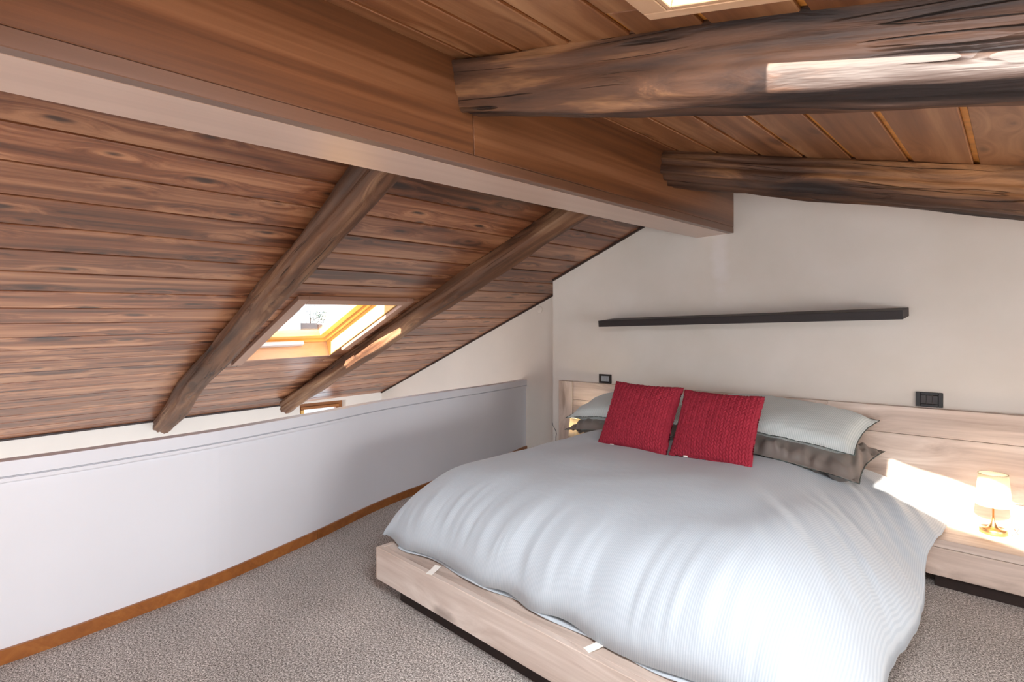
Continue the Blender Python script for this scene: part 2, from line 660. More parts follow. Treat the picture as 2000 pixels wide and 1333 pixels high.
def ob(y0, y1, z0, z1a, z1b):
    x0, x1 = XO - 0.3, XO
    return [(x0, y0, z0), (x1, y0, z0), (x1, y1, z0), (x0, y1, z0), (x0, y0, z1a), (x1, y0, z1a), (x1, y1, z1b), (x0, y1, z1b)]


zt = lambda y: zl(XO, y) + 0.02
ow = multi_box('wall_left', [ob(YF, W2Y0, -2.6, zt(YF), zt(W2Y0)), ob(W2Y1, WR, -2.6, zt(W2Y1), zt(WR)), ob(W2Y0, W2Y1, -2.6, W2Z0, W2Z0), ob(W2Y0, W2Y1, W2Z1, zt(W2Y0), zt(W2Y1))], M['plaster_warm'])
tag(ow, 'cream outer wall under the left eave', None, None, 'structure')

# unseen back and low right walls; door and window openings added for fill light
DX0, DX1, DZ1 = -1.95, 0.45, 1.55


def fb(x0, x1, z0, za, zb):
    return [(x0, YF - 0.25, z0), (x1, YF - 0.25, z0), (x1, YF, z0), (x0, YF, z0), (x0, YF - 0.25, za), (x1, YF - 0.25, zb), (x1, YF, zb), (x0, YF, za)]


fw = multi_box('wall_front', [fb(XO - 0.3, DX0, -2.6, zl(XO - 0.3, YF) + .03, zl(DX0, YF) + .03), fb(DX1, XR + .2, -0.1, zr(DX1, YF) + .03, zr(XR + .2, YF) + .03), fb(DX0, XB0, 1.28, zl(DX0, YF) + .03, zl(XB0, YF) + .03), fb(XB0, DX1, 1.36, zr(XB0, YF) + .03, zr(DX1, YF) + .03)], M['plaster'])
tag(fw, 'plaster wall behind the viewer, glazed doors added for fill light', None, None, 'structure')


def rb(y0, y1, z0, z1):
    return [(XR, y0, z0), (XR + .2, y0, z0), (XR + .2, y1, z0), (XR, y1, z0), (XR, y0, z1), (XR + .2, y0, z1), (XR + .2, y1, z1), (XR, y1, z1)]


rgt = multi_box('wall_right', [rb(YF, 0.2, -.1, 1.1), rb(2.5, W + .3, -.1, 1.15), rb(0.2, 2.5, -.1, .3), rb(0.2, 2.5, .92, 1.12)], M['plaster'])
tag(rgt, 'low plaster wall on the right side', None, None, 'structure')


# parapet: panel, bead, cap
def par_strip(name, z0, z1, proud, back, mat, parent, y0=YF, y1=WR, n=120):
    vs, fs = [], []
    for i in range(n + 1):
        y = y0 + (y1 - y0) * i / n
        x = par_x(y)
        t = (par_x(y + .02) - par_x(y - .02)) / .04
        nx, ny = 1 / math.hypot(1, t), -t / math.hypot(1, t)
        for o_, z in ((proud, z0), (proud, z1), (-back, z1), (-back, z0)):
            vs.append((x + nx * o_, y + ny * o_ if 0 < i < n else y, z))
    for i in range(n):
        for k in range(4):
            k2 = (k + 1) % 4
            fs.append((i * 4 + k, (i + 1) * 4 + k, (i + 1) * 4 + k2, i * 4 + k2))
    fs += [(0, 1, 2, 3), (n * 4 + 3, n * 4 + 2, n * 4 + 1, n * 4)]
    me = mesh(name, vs, fs)
    bm = bmesh.new()
    bm.from_mesh(me)
    bmesh.ops.recalc_face_normals(bm, faces=list(bm.faces))
    bm.to_mesh(me)
    bm.free()
    return link(name, me, mat, parent)


par = par_strip('wall_parapet', 0.0, 0.643, 0.0, 0.055, M['paint_white'], None)
tag(par, 'low curved white parapet along the stairwell', None, None, 'structure')
par_strip('cap', 0.646, 0.698, 0.008, 0.060, M['paint_white'], par)
par_strip('bead', 0.627, 0.641, 0.012, 0.0, M['paint_white'], par)

bs = empty('baseboard_left', (-2.5, 0, 0), 'reddish brown wooden baseboard at the foot of the parapet', None, None, 'structure')
par_strip('board', 0.0, 0.050, 0.013, -0.0005, M['baseboard'], bs, YF, 1.345, 70)
par_strip('board', 0.0, 0.0495, 0.0125, -0.0005, M['baseboard'], bs, 1.348, WR, 50)


# ------------------------------------------------------------------ ceilings: a backing with planks below it
def opening_boxes(P, x0, x1, y0, y1, hole, h0, h1):
    hx0, hx1, hy0, hy1 = hole
    out = []
    for (a, b, c, d) in ((x0, hx0, y0, y1), (hx1, x1, y0, y1), (hx0, hx1, y0, hy0), (hx0, hx1, hy1, y1)):
        out.append([P(a, c, h0), P(b, c, h0), P(b, d, h0), P(a, d, h0), P(a, c, h1), P(b, c, h1), P(b, d, h1), P(a, d, h1)])
    return out


HL = (-4.44, -3.325, 1.520, 2.262)      # left skylight opening (x0, x1, y0, y1)
HR = (-0.498, 0.62, 0.12, 0.975)         # right skylight opening
PT = 0.018
cl = multi_box('ceiling_left', opening_boxes(pl, XO - 0.35, -1.44, YF - 0.2, WR + 0.2, HL, PT, 0.12), M['backing'])
tag(cl, 'stained plank ceiling sloping down to the left', None, None, 'structure')
cr = multi_box('ceiling_right', opening_boxes(pr, -1.44, XR + 0.25, YF - 0.2, W + 0.3, HR, 0.0105, 0.13), M['tongue'])
tag(cr, 'stained board ceiling sloping down to the right', None, None, 'structure')


def planks(P, AX, AYs, x_edges, y0, y1, hole, gap, thick, mat, parent, name):
    for xa, xb in zip(x_edges, x_edges[1:]):
        spans = [(y0, y1)]
        if hole and xb > hole[0] + 0.01 and xa < hole[1] - 0.01:
            spans = [(y0, hole[2]), (hole[3], y1)]
        rips = []
        if len(spans) == 2:
            if xa < hole[0] - 0.012:
                rips.append((xa, hole[0] - 0.001))
            if xb > hole[1] + 0.012:
                rips.append((hole[1] + 0.001, xb))
        for (ra, rbx) in rips:
            pc = P((ra + rbx) / 2, (hole[2] + hole[3]) / 2, thick / 2)
            board(name, pc, ((P(xa, hole[3]) - P(xa, hole[2])).length - .002, (P(rbx, 0) - P(ra, 0)).length - gap * 0.5, thick), mat, parent, AX, AYs, 0.002)
        for (a, b) in spans:
            pc = P((xa + xb) / 2, (a + b) / 2, thick / 2)
            w = (P(xb, a) - P(xa, a)).length - gap
            ln = (P(xa, b) - P(xa, a)).length
            board(name, pc, (ln, w, thick), mat, parent, AX, AYs, 0.0025)


LEd = sorted(-2.158 - 0.1872 * i for i in range(-3, 22))
LEd = [x for x in LEd if x < XB0 + 0.15]
planks(pl, LY, -LX, LEd, YF, WR, HL, 0.011, PT, M['plank'], cl, 'plank')
REd = [-1.40, -1.235, -1.03, -0.838, -0.652, -0.468, -0.280, -0.092, 0.095]
while REd[-1] < XR:
    REd.append(REd[-1] + 0.187)
planks(pr, RY, -RX, REd, YF, W, HR, 0.018, 0.010, M['plank_right'], cr, 'plank')

# dark mouldings where the planks meet the walls
trims = []


def strip(name, a, b, w, h, mat, up, label):
    a, b = Vector(a), Vector(b)
    o = board(name, (a + b) / 2, ((b - a).length, w, h), mat, None, (b - a), up, 0.001)
    tag(o, label, None, None, 'structure')
    return o


strip('trim_1', pl(XC, W - 0.008, -0.006), pl(-1.57, W - 0.008, -0.006), 0.016, 0.016, M['trim_dark'], (0, 1, 0), 'dark moulding along the top of the head wall')
strip('trim_2', pl(XO, WR - 0.008, -0.006), pl(XC + .02, WR - 0.008, -0.006), 0.016, 0.016, M['trim_dark'], (0, 1, 0), 'dark moulding along the top of the recess wall')
strip('trim_3', pl(XO + 0.008, YF, -0.008), pl(XO + 0.008, 2.66, -0.008), 0.018, 0.018, M['trim_dark'], (1, 0, 0), 'dark moulding along the left eave')

# ------------------------------------------------------------------ ridge beam
BS = 0.0426
BD = Vector((0, 1, BS)).normalized()


def bz(y):
    return 1.803 - BS * (W - y)


yb0, yb1, yj = YF, W, 1.181
bx = (XB0 + XB1) / 2
beam = empty('ridge_beam', (bx, yj, bz(yj)), 'long square brown ridge beam crossing the whole ceiling', 'beam')
wb = XB1 - XB0
for (a, b) in ((yb0, yj - 0.0012), (yj + 0.0012, yb1)):
    ym = (a + b) / 2
    ln = (b - a) / BD.y
    board('beam_side', (XB1 - 0.02, ym, bz(ym) + 0.040 + 0.20), (ln, 0.04, 0.40), M['beam'], beam, BD, (-1, 0, 0), 0.002)
    board('beam_core', (bx - 0.02, ym, bz(ym) + 0.2325), (ln, wb - 0.041, 0.44), M['beam'], beam, BD, (-1, 0, 0), 0.002)
ym = (yb0 + yb1) / 2
board('bottom_lamella', (XB1 - 0.0185, ym, bz(ym) + 0.0195), ((yb1 - yb0) / BD.y, 0.037, 0.0385), M['beam_low'], beam, BD, (-1, 0, 0), 0.002)
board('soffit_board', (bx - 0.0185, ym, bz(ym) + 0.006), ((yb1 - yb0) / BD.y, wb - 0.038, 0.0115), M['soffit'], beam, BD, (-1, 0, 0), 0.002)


# ------------------------------------------------------------------ rafters: irregular timbers grown ring by ring
def log_mesh(length, wid, hei, power, seed, rings=110, seg=36, rough=0.012, bow=0.02, taper=(1, 1), flutes=0.5, shear=0.0):
    vs, fs = [], []
    for i in range(rings + 1):
        t = i / rings
        x = t * length
        oy = bow * noise.noise((t * 2.2 + seed, seed * 1.3, 0.5)) * 2
        oz = bow * noise.noise((t * 2.0 + seed, 5.5, seed)) * 1.2
        sc = taper[0] + (taper[1] - taper[0]) * t
        sc *= 1 + 0.06 * noise.noise((x * 2.3, seed, 2.1))
        for k in range(seg):
            q = 2 * math.pi * k / seg
            c, s = math.cos(q), math.sin(q)
            r = (abs(c) ** power + abs(s) ** power) ** (-1 / power)
            nx = noise.noise((x * 1.6 + seed * 7, c * 1.3, s * 1.3))
            nf = noise.noise((x * 1.1 + seed * 3, c * 4.2 + 9, s * 4.2))
            nn = noise.noise((x * 9, c * 6 + 3, s * 6 + seed))
            g = 1 + (nx * 1.6 * rough + nf * flutes * 1.7 * rough + nn * 0.30 * rough) / (wid * 0.5)
            vs.append((x, oy - shear * s * r + c * r * wid * 0.5 * g * sc, oz + s * r * hei * 0.5 * g * sc))
    for i in range(rings):
        for k in range(seg):
            k2 = (k + 1) % seg
            fs.append((i * seg + k, i * seg + k2, (i + 1) * seg + k2, (i + 1) * seg + k))
    fs.append(tuple(range(seg - 1, -1, -1)))
    fs.append(tuple(rings * seg + k for k in range(seg)))
    return mesh('rafter', vs, fs)


def rafter(name, a, b, wid, hei, power, seed, mat, label, ay, **kw):
    a, b = Vector(a), Vector(b)
    ax = (b - a).normalized()
    ay = Vector(ay)
    ay = (ay - ax * ay.dot(ax)).normalized()
    me = log_mesh((b - a).length, wid, hei, power, seed, **kw)
    o = link(name, me, mat, None, frame(a, ax, ay, ax.cross(ay)), True)
    return o


o = rafter('rafter', pl(XB0 + 0.02, 1.168, -0.072), pl(XO + 0.06, 1.295, -0.075), 0.148, 0.150, 2.8, 1.7, M['log'], '', (0, 1, 0), taper=(1.0, 1.0), bow=0.012, rough=0.013, flutes=0.8)
tag(o, 'crooked old log rafter on the left slope, left of the roof window', 'beam', 'rafters of the left slope')
o = rafter('rafter', pl(XB0 + 0.02, 2.505, -0.068), pl(XO + 0.20, 2.440, -0.075), 0.150, 0.145, 2.7, 4.2, M['log'], '', (0, 1, 0), taper=(1.0, 0.96), bow=0.010, rough=0.012, flutes=0.8)
tag(o, 'slim old log rafter on the left slope between the skylight and the white walls', 'beam', 'rafters of the left slope')
o = rafter('rafter', pr(XB1 - 0.02, 1.150, -0.085), pr(XR - 0.05, 1.135, -0.010), 0.098, 0.160, 8.0, 8.3, M['log_old'], '', (0, 1, 0), shear=0.016, rough=0.006, bow=0.004, flutes=1.3, seg=56, rings=160)
tag(o, 'thick hewn rafter on the right slope with a sunlit face', 'beam', 'rafters of the right slope')
o = rafter('rafter', pr(XB1 - 0.02, 2.570, -0.070), pr(XR - 0.05, 2.575, -0.068), 0.17, 0.160, 3.4, 11.9, M['log_old'], '', (0, 1, 0), rough=0.012, bow=0.014, flutes=1.2, seg=48)
tag(o, 'dark hewn rafter on the right slope close to the head wall', 'beam', 'rafters of the right slope')


# ------------------------------------------------------------------ skylights
def sky_board(P, AX, AY, AN, name, x0, x1, y0, y1, h0, h1, mat, parent, grain):
    c = (P(x0, y0, h0) + P(x1, y1, h1)) / 2
    lx = (P(x1, y0) - P(x0, y0)).length
    ly = (P(x0, y1) - P(x0, y0)).length
    if grain == 'x':
        return board(name, c, (lx, ly, abs(h1 - h0)), mat, parent, AX, AY, 0.0015)
    return board(name, c, (ly, lx, abs(h1 - h0)), mat, parent, AY, -AX, 0.0015)


x0, x1, y0, y1 = HL
sk = empty('window_1', pl((x0 + x1) / 2, (y0 + y1) / 2, 0.1), 'roof window in the left slope with pine sash and a rooftop view', None, None, 'structure')


def L(name, *a):
    return sky_board(pl, LX, LY, LN, name, *a)


L('trim_board', x0 - 0.02, x1 + 0.072, y0 - 0.075, y0 - 0.002, -0.030, -0.001, M['trim_wood'], sk, 'x')
L('trim_board', x0 + 0.20, x1 + 0.072, y1 + 0.002, y1 + 0.062, -0.030, -0.001, M['trim_wood'], sk, 'x')
L('trim_board', x1 + 0.002, x1 + 0.072, y0 - 0.001, y1 + 0.001, -0.030, -0.001, M['trim_wood'], sk, 'y')
L('lining', x0, x0 + 0.012, y0, y1, 0.0, 0.13, M['pine_pale'], sk, 'y')
L('lining', x1 - 0.012, x1, y0, y1, 0.0, 0.13, M['pine_pale'], sk, 'y')
L('lining', x0 + .013, x1 - .013, y0, y0 + 0.012, 0.0, 0.13, M['pine_pale'], sk, 'x')
L('lining', x0 + .013, x1 - .013, y1 - 0.012, y1, 0.0, 0.13, M['pine_raw'], sk, 'x')  # sun glow put into the colour: yellower pine on this side only
fr = 0.045
L('frame', x0, x0 + fr, y0, y1, 0.132, 0.20, M['pine_raw'], sk, 'y')
L('frame', x1 - fr, x1, y0, y1, 0.132, 0.20, M['pine_raw'], sk, 'y')
L('frame', x0 + fr, x1 - fr, y0, y0 + fr, 0.132, 0.20, M['pine_raw'], sk, 'x')
L('frame', x0 + fr, x1 - fr, y1 - fr, y1, 0.132, 0.20, M['pine_raw'], sk, 'x')
sx0, sx1, sy0, sy1 = x0 + fr + .008, x1 - fr - .008, y0 + fr + .008, y1 - fr - .008
sf = 0.062
sash = L('sash', sx0, sx0 + sf, sy0, sy1, 0.150, 0.205, M['pine_raw'], sk, 'y')
L('sash_rail', sx1 - sf, sx1, sy0, sy1, 0.150, 0.205, M['pine_raw'], sk, 'y')
L('sash_stile', sx0 + sf, sx1 - sf, sy0, sy0 + sf, 0.150, 0.205, M['pine_raw'], sk, 'x')
L('sash_stile', sx0 + sf, sx1 - sf, sy1 - sf, sy1, 0.150, 0.205, M['pine_raw'], sk, 'x')
L('pane', sx0 + sf, sx1 - sf, sy0 + sf, sy1 - sf, 0.182, 0.186, M['glass'], sk, 'y')
L('control_bar', x0 + 0.018, x0 + 0.060, y0 + 0.12, y0 + 0.50, 0.098, 0.131, M['steel'], sk, 'y')

x0, x1, y0, y1 = HR
sk2 = empty('window_2', pr((x0 + x1) / 2, (y0 + y1) / 2, 0.1), 'roof window in the right slope with pale wooden lining', None, None, 'structure')


def Q(name, *a):
    return sky_board(pr, RX, RY, RN, name, *a)


Q('trim_board', x0 - 0.055, x1 + 0.06, y1 + 0.001, y1 + 0.030, -0.012, -0.001, M['pine_pale'], sk2, 'x')
Q('trim_board', x0 - 0.055, x1 + 0.06, y0 - 0.05, y0 - 0.001, -0.012, -0.001, M['pine_pale'], sk2, 'x')
Q('trim_board', x0 - 0.055, x0 - 0.001, y0, y1, -0.012, -0.001, M['pine_pale'], sk2, 'y')
Q('trim_board', x1 + 0.001, x1 + 0.06, y0, y1, -0.012, -0.001, M['pine_pale'], sk2, 'y')
Q('lining', x0, x0 + 0.012, y0, y1, -0.011, 0.14, M['pine_pale'], sk2, 'y')
Q('lining', x1 - 0.012, x1, y0, y1, -0.011, 0.14, M['pine_pale'], sk2, 'y')
Q('lining', x0 + .013, x1 - .013, y0, y0 + 0.012, -0.011, 0.14, M['pine_pale'], sk2, 'x')
Q('lining', x0 + .013, x1 - .013, y1 - 0.012, y1, -0.011, 0.06, M['pine_pale'], sk2, 'x')
Q('frame', x0 + .012, x0 + .08, y0 + .012, y1 - .012, 0.105, 0.165, M['pine_raw'], sk2, 'y')
Q('frame', x1 - .08, x1 - .012, y0 + .012, y1 - .012, 0.105, 0.165, M['pine_raw'], sk2, 'y')
Q('sash', x0 + .083, x0 + .125, y0 + .012, y1 - .012, 0.115, 0.170, M['pine_raw'], sk2, 'y')
Q('sash', x1 - .150, x1 - .083, y0 + .012, y1 - .012, 0.115, 0.170, M['pine_raw'], sk2, 'y')
Q('pane', x0 + .125, x1 - .150, y0 + .012, y1 - .012, 0.140, 0.144, M['glass'], sk2, 'y')

# low window in the outer wall
wn = empty('window_3', (XO - 0.12, (W2Y0 + W2Y1) / 2, W2Z0), 'small wooden window low in the outer wall behind the parapet', None, None, 'structure')
xa, xb = XO - 0.16, XO - 0.10
bb('frame', xa, xb, W2Y0, W2Y0 + .05, W2Z0, W2Z1, M['baseboard'], wn, 'z')
bb('frame', xa, xb, W2Y1 - .05, W2Y1, W2Z0, W2Z1, M['baseboard'], wn, 'z')
bb('frame', xa, xb, W2Y0 + .05, W2Y1 - .05, W2Z1 - .05, W2Z1, M['baseboard'], wn, 'y')
bb('frame', xa, xb, W2Y0 + .05, W2Y1 - .05, W2Z0, W2Z0 + .05, M['baseboard'], wn, 'y')
bb('sash', xa + .01, xb + .015, W2Y0 + .052, W2Y1 - .052, W2Z1 - .085, W2Z1 - .052, M['baseboard'], wn, 'y')
bb('sash', xa + .01, xb + .015, W2Y0 + .052, W2Y0 + .09, W2Z0 + .052, W2Z1 - .087, M['pine_raw'], wn, 'z')
bb('sash', xa + .01, xb + .015, W2Y1 - .09, W2Y1 - .052, W2Z0 + .052, W2Z1 - .087, M['baseboard'], wn, 'z')
bb('pane', xa + .028, xa + .032, W2Y0 + .09, W2Y1 - .09, W2Z0 + .05, W2Z1 - .087, M['glass'], wn, 'y', 0)

# unseen glazed doors and right window, added to carry the fill lights
dr = empty('added_door_1', ((DX0 + DX1) / 2, YF - .1, 0), 'unseen glazed double doors added behind the viewer for fill light', None, None, 'structure')
for k in range(4):
    xk = DX0 + (DX1 - DX0) * k / 3
    bb('stile', max(DX0, xk - .04), min(DX1, xk + .04), YF - .15, YF - .09, 0.0, 1.28, M['pine_pale'], dr, 'z')
bb('rail', DX0, DX1, YF - .16, YF - .085, 1.24, 1.31, M['pine_pale'], dr, 'x')
bb('rail', DX0, DX1, YF - .16, YF - .085, 0.0, 0.1, M['pine_pale'], dr, 'x')
bb('pane', DX0 + .04, DX1 - .04, YF - .122, YF - .118, 0.1, 1.24, M['glass'], dr, 'x', 0)
w4 = empty('added_window_4', (XR + .1, 1.35, .3), 'unseen window added in the low right wall for fill light', None, None, 'structure')
bb('frame', XR + .05, XR + .12, 0.2, 2.5, .3, .35, M['pine_pale'], w4, 'y')
bb('frame', XR + .05, XR + .12, 0.2, 2.5, .87, .92, M['pine_pale'], w4, 'y')
bb('frame', XR + .05, XR + .12, 0.2, 0.25, .35, .87, M['pine_pale'], w4, 'z')
bb('frame', XR + .05, XR + .12, 2.45, 2.5, .35, .87, M['pine_pale'], w4, 'z')
bb('pane', XR + .083, XR + .087, .25, 2.45, .35, .87, M['glass'], w4, 'y', 0)

# ------------------------------------------------------------------ headboard, bed, nightstands
HB0, HB1 = 3.425, 3.466
hb = empty('headboard', (-1.17, HB1, 0.05), 'wide whitewashed oak headboard panel along the plaster wall', 'headboard')
bb('end_board', -2.731, -2.592, HB0 - 0.012, HB1, 0.05, 0.756, M['oak'], hb, 'z')
bb('end_board', 0.262, 0.400, HB0 - 0.012, HB1, 0.05, 0.756, M['oak'], hb, 'z')
bb('plank', -2.590, -0.7705, HB0, HB1, 0.6125, 0.756, M['oak'], hb, 'x')
bb('plank', -0.7695, 0.260, HB0, HB1, 0.6125, 0.756, M['oak'], hb, 'x')
bb('plank', -2.590, 0.260, HB0, HB1, 0.335, 0.6105, M['oak'], hb, 'x')
bb('plank', -2.590, 0.260, HB0, HB1, 0.05, 0.333, M['oak'], hb, 'x')

BX0, BX1, BY0 = -2.030, -0.305, 1.250
bed = empty('platform_bed', ((BX0 + BX1) / 2, 2.3, 0), 'low whitewashed oak platform bed, the shade beneath it built as a dark plinth', 'bed')
bb('foot_rail', BX0 + 0.007, BX1 - 0.007, BY0, BY0 + 0.025, 0.060, 0.200, M['oak'], bed, 'x')
bb('side_rail', BX0, BX0 + 0.025, BY0 + 0.0255, 3.42, 0.060, 0.1995, M['oak'], bed, 'y')
bb('side_rail', BX1 - 0.025, BX1, BY0 + 0.0255, 3.42, 0.060, 0.1995, M['oak'], bed, 'y')
bb('corner_block', BX0, BX0 + 0.0065, BY0 + 0.0005, BY0 + 0.025, 0.061, 0.1995, M['oak'], bed, 'z')
bb('corner_block', BX1 - 0.0065, BX1, BY0 + 0.0005, BY0 + 0.025, 0.061, 0.1995, M['oak'], bed, 'z')
bb('platform_ledge', BX0 + 0.0255, BX1 - 0.0255, BY0 + 0.0255, BY0 + 0.16, 0.170, 0.1985, M['oak'], bed, 'x')
bb('platform', BX0 + 0.0255, BX1 - 0.0255, BY0 + 0.161, 3.42, 0.100, 0.130, M['oak_dark'], bed, 'x')
bb('shade_plinth', BX0 + 0.14, BX1 - 0.10, BY0 + 0.032, 3.36, 0.0, 0.0995, M['shade_plinth'], bed, 'x')  # recessed support, dark and far forward to stand for shade under the bed

mt = bb('mattress', -1.950, -0.450, 1.490, 3.405, 0.131, 0.310, M['mattress'], None, 'y', 0.05)
tag(mt, 'cream mattress under the duvet, showing at the right edge', 'mattress')


def nightstand(name, xa, xb, label):
    r = empty(name, ((xa + xb) / 2, 3.22, 0.0), label, 'nightstand', 'oak nightstands')
    bb('top_board', xa, xb, 3.000, 3.424, 0.188, 0.224, M['oak'], r, 'x')
    bb('carcass', xa + .004, xb - .004, 3.024, 3.424, 0.062, 0.1855, M['oak'], r, 'x')
    bb('shade_plinth', xa + .03, xb - .03, 3.035, 3.40, 0.0, 0.0615, M['shade_plinth'], r, 'x')  # dark block standing for the shade under the floating nightstand
    bb('drawer_front', xa, xb, 3.001, 3.022, 0.060, 0.1855, M['oak'], r, 'x')
    return r


nightstand('nightstand', -0.284, 0.258, 'low whitewashed oak nightstand right of the bed, under the sunlit lamp')
nightstand('nightstand', -2.590, -2.055, 'low oak nightstand left of the bed, hidden behind the duvet')


# ------------------------------------------------------------------ lamps
def lamp(name, x, y, z, label, power, color):
    r = empty(name, (x, y, z), label, 'lamp', 'bedside lamps')
    lathe('base', [(0.047, 0), (0.050, 0.003), (0.050, 0.022), (0.048, 0.025), (0.024, 0.026), (0.018, 0.031), (0.0115, 0.044), (0.0060, 0.060), (0.0045, 0.072)], (x, y, z), M['brass'], r)
    lathe('stem', [(0.0042, 0.068), (0.0042, 0.150), (0.009, 0.152), (0.009, 0.175)], (x, y, z), M['brass'], r, 16)
    sh = lathe('shade', [(0.0660, 0.130), (0.0525, 0.274), (0.0515, 0.274), (0.0650, 0.130), (0.0660, 0.130)], (x, y, z), M['shade'], r, 64, False)
    for rad, zz in ((0.0662, 0.131), (0.0527, 0.2735)):
        tube('rim', [(x + rad * math.cos(q * math.pi / 24), y + rad * math.sin(q * math.pi / 24), z + zz) for q in range(48)], 0.0013, M['shade_rim'], sh, 6, True)
    bulb = lathe('bulb', [(0.004, 0.176), (0.013, 0.188), (0.016, 0.203), (0.012, 0.218), (0.003, 0.224)], (x, y, z), M['bulb'], r, 20)
    l = bpy.data.lights.new('lamp_light', 'POINT')
    l.energy = power
    l.color = color
    l.shadow_soft_size = 0.018
    lo = bpy.data.objects.new('lamp_light', l)
    COL.objects.link(lo)
    lo.location = (x, y, z + 0.245)
    adopt(lo, r)
    return r


la = lamp('table_lamp', -0.063, 3.262, 0.224, 'lit brass table lamp with cream shade on the right nightstand', 0.28, (1.0, 0.90, 0.76))
tube('cord', [(-0.013, 3.262, 0.230), (0.000, 3.258, 0.232), (0.012, 3.262, 0.243), (0.022, 3.270, 0.262), (0.022, 3.285, 0.277), (0.012, 3.290, 0.272), (0.008, 3.286, 0.252), (0.018, 3.29, 0.234), (0.05, 3.30, 0.227), (0.14, 3.33, 0.2265), (0.22, 3.40, 0.2265)], 0.0014, M['cable_clear'], la, 6)
lamp('table_lamp', -2.430, 3.262, 0.224, 'lit table lamp glowing behind the pillows left of the bed', 1.2, (1.0, 0.82, 0.55))

# ------------------------------------------------------------------ shelf, switch plates, cap, cable
sl0, sl1 = Vector((-2.226, 3.36, 1.230)), Vector((-0.397, 3.36, 1.248))
sa = (sl1 - sl0).normalized()
sy = Vector((0, 1, 0.105)).normalized()
sh = board('wall_shelf', (sl0 + sl1) / 2, ((sl1 - sl0).length, 0.216, 0.046), M['shelf'], None, sa, sy, 0.0015)
tag(sh, 'long thin dark wood floating shelf above the bed', 'shelf')


def plate(name, x0, x1, z0, z1, label, light):
    r = empty(name, ((x0 + x1) / 2, W, z0), label, 'switch', 'wall switch plates')
    t = 0.011
    y0 = W - t
    a = (x1 - x0) * 0.17
    b = (z1 - z0) * 0.20
    bb('plate', x0, x0 + a, y0, W, z0, z1, M['plate'], r, 'z', 0.002)
    bb('plate', x1 - a, x1, y0, W, z0, z1, M['plate'], r, 'z', 0.002)
    bb('plate', x0 + a, x1 - a, y0, W, z0, z0 + b, M['plate'], r, 'x', 0.002)
    bb('plate', x0 + a, x1 - a, y0, W, z1 - b, z1, M['plate'], r, 'x', 0.002)
    n = 3
    w = (x1 - x0 - 2 * a) / n
    for k in range(n):
        m = M['module_light'] if light and k < 2 else M['module']
        if light and k == 2:
            m = M['module_light']
        o = bb('module', x0 + a + k * w + .0006, x0 + a + (k + 1) * w - .0006, y0 + .002, W, z0 + b + .0005, z1 - b - .0005, m, r, 'z', 0.0015)
        if k == 1:
            if light:
                xm = x0 + a + 1.5 * w
                zc = (z0 + z1) / 2
                for dz in (-.011, 0, .011):
                    lathe_o = bb('socket_hole', xm - .0025, xm + .0025, y0 + .0012, y0 + .004, zc + dz - .0025, zc + dz + .0025, M['plate'], o, 'x', 0.0008)
    return r


plate('switch_plate', -0.368, -0.256, 0.761, 0.837, 'black switch plate on the wall above the right nightstand', False)
plate('socket_plate', -2.363, -2.249, 0.758, 0.828, 'black socket plate above the headboard, left of the red cushions', True)
cp = lathe('round_wall_cap', [(0.033, 0), (0.033, 0.004), (0.029, 0.006), (0.004, 0.007)], (0, 0, 0), M['plaster_warm'], None, 28)
cp.matrix_basis = frame((-3.268, WR, 1.380), (1, 0, 0), (0, 0, 1), (0, -1, 0))
tag(cp, 'small round plaster coloured cover on the recess wall', 'cover')
cb = tube('loose_cable', [(-2.834, 3.462, .385), (-2.832, 3.458, .37), (-2.815, 3.458, .345), (-2.795, 3.458, .318), (-2.790, 3.458, .300), (-2.796, 3.458, .27), (-2.80, 3.458, .22), (-2.80, 3.458, .12), (-2.79, 3.45, .004)], 0.0022, M['cable'], None, 6)
tag(cb, 'thin black cable hanging by the wall corner left of the headboard', 'cable')


# ------------------------------------------------------------------ duvet
DX0_, DX1_, DY0_, DY1_ = -2.108, -0.240, 1.318, 3.335


def rise(d, w):
    t = max(0.0, min(1.0, d / w))
    return (max(0.0, 1 - (1 - t) ** 2.4)) ** 0.46


def nz(x, y, z=0.0):
    return noise.noise((x, y, z))


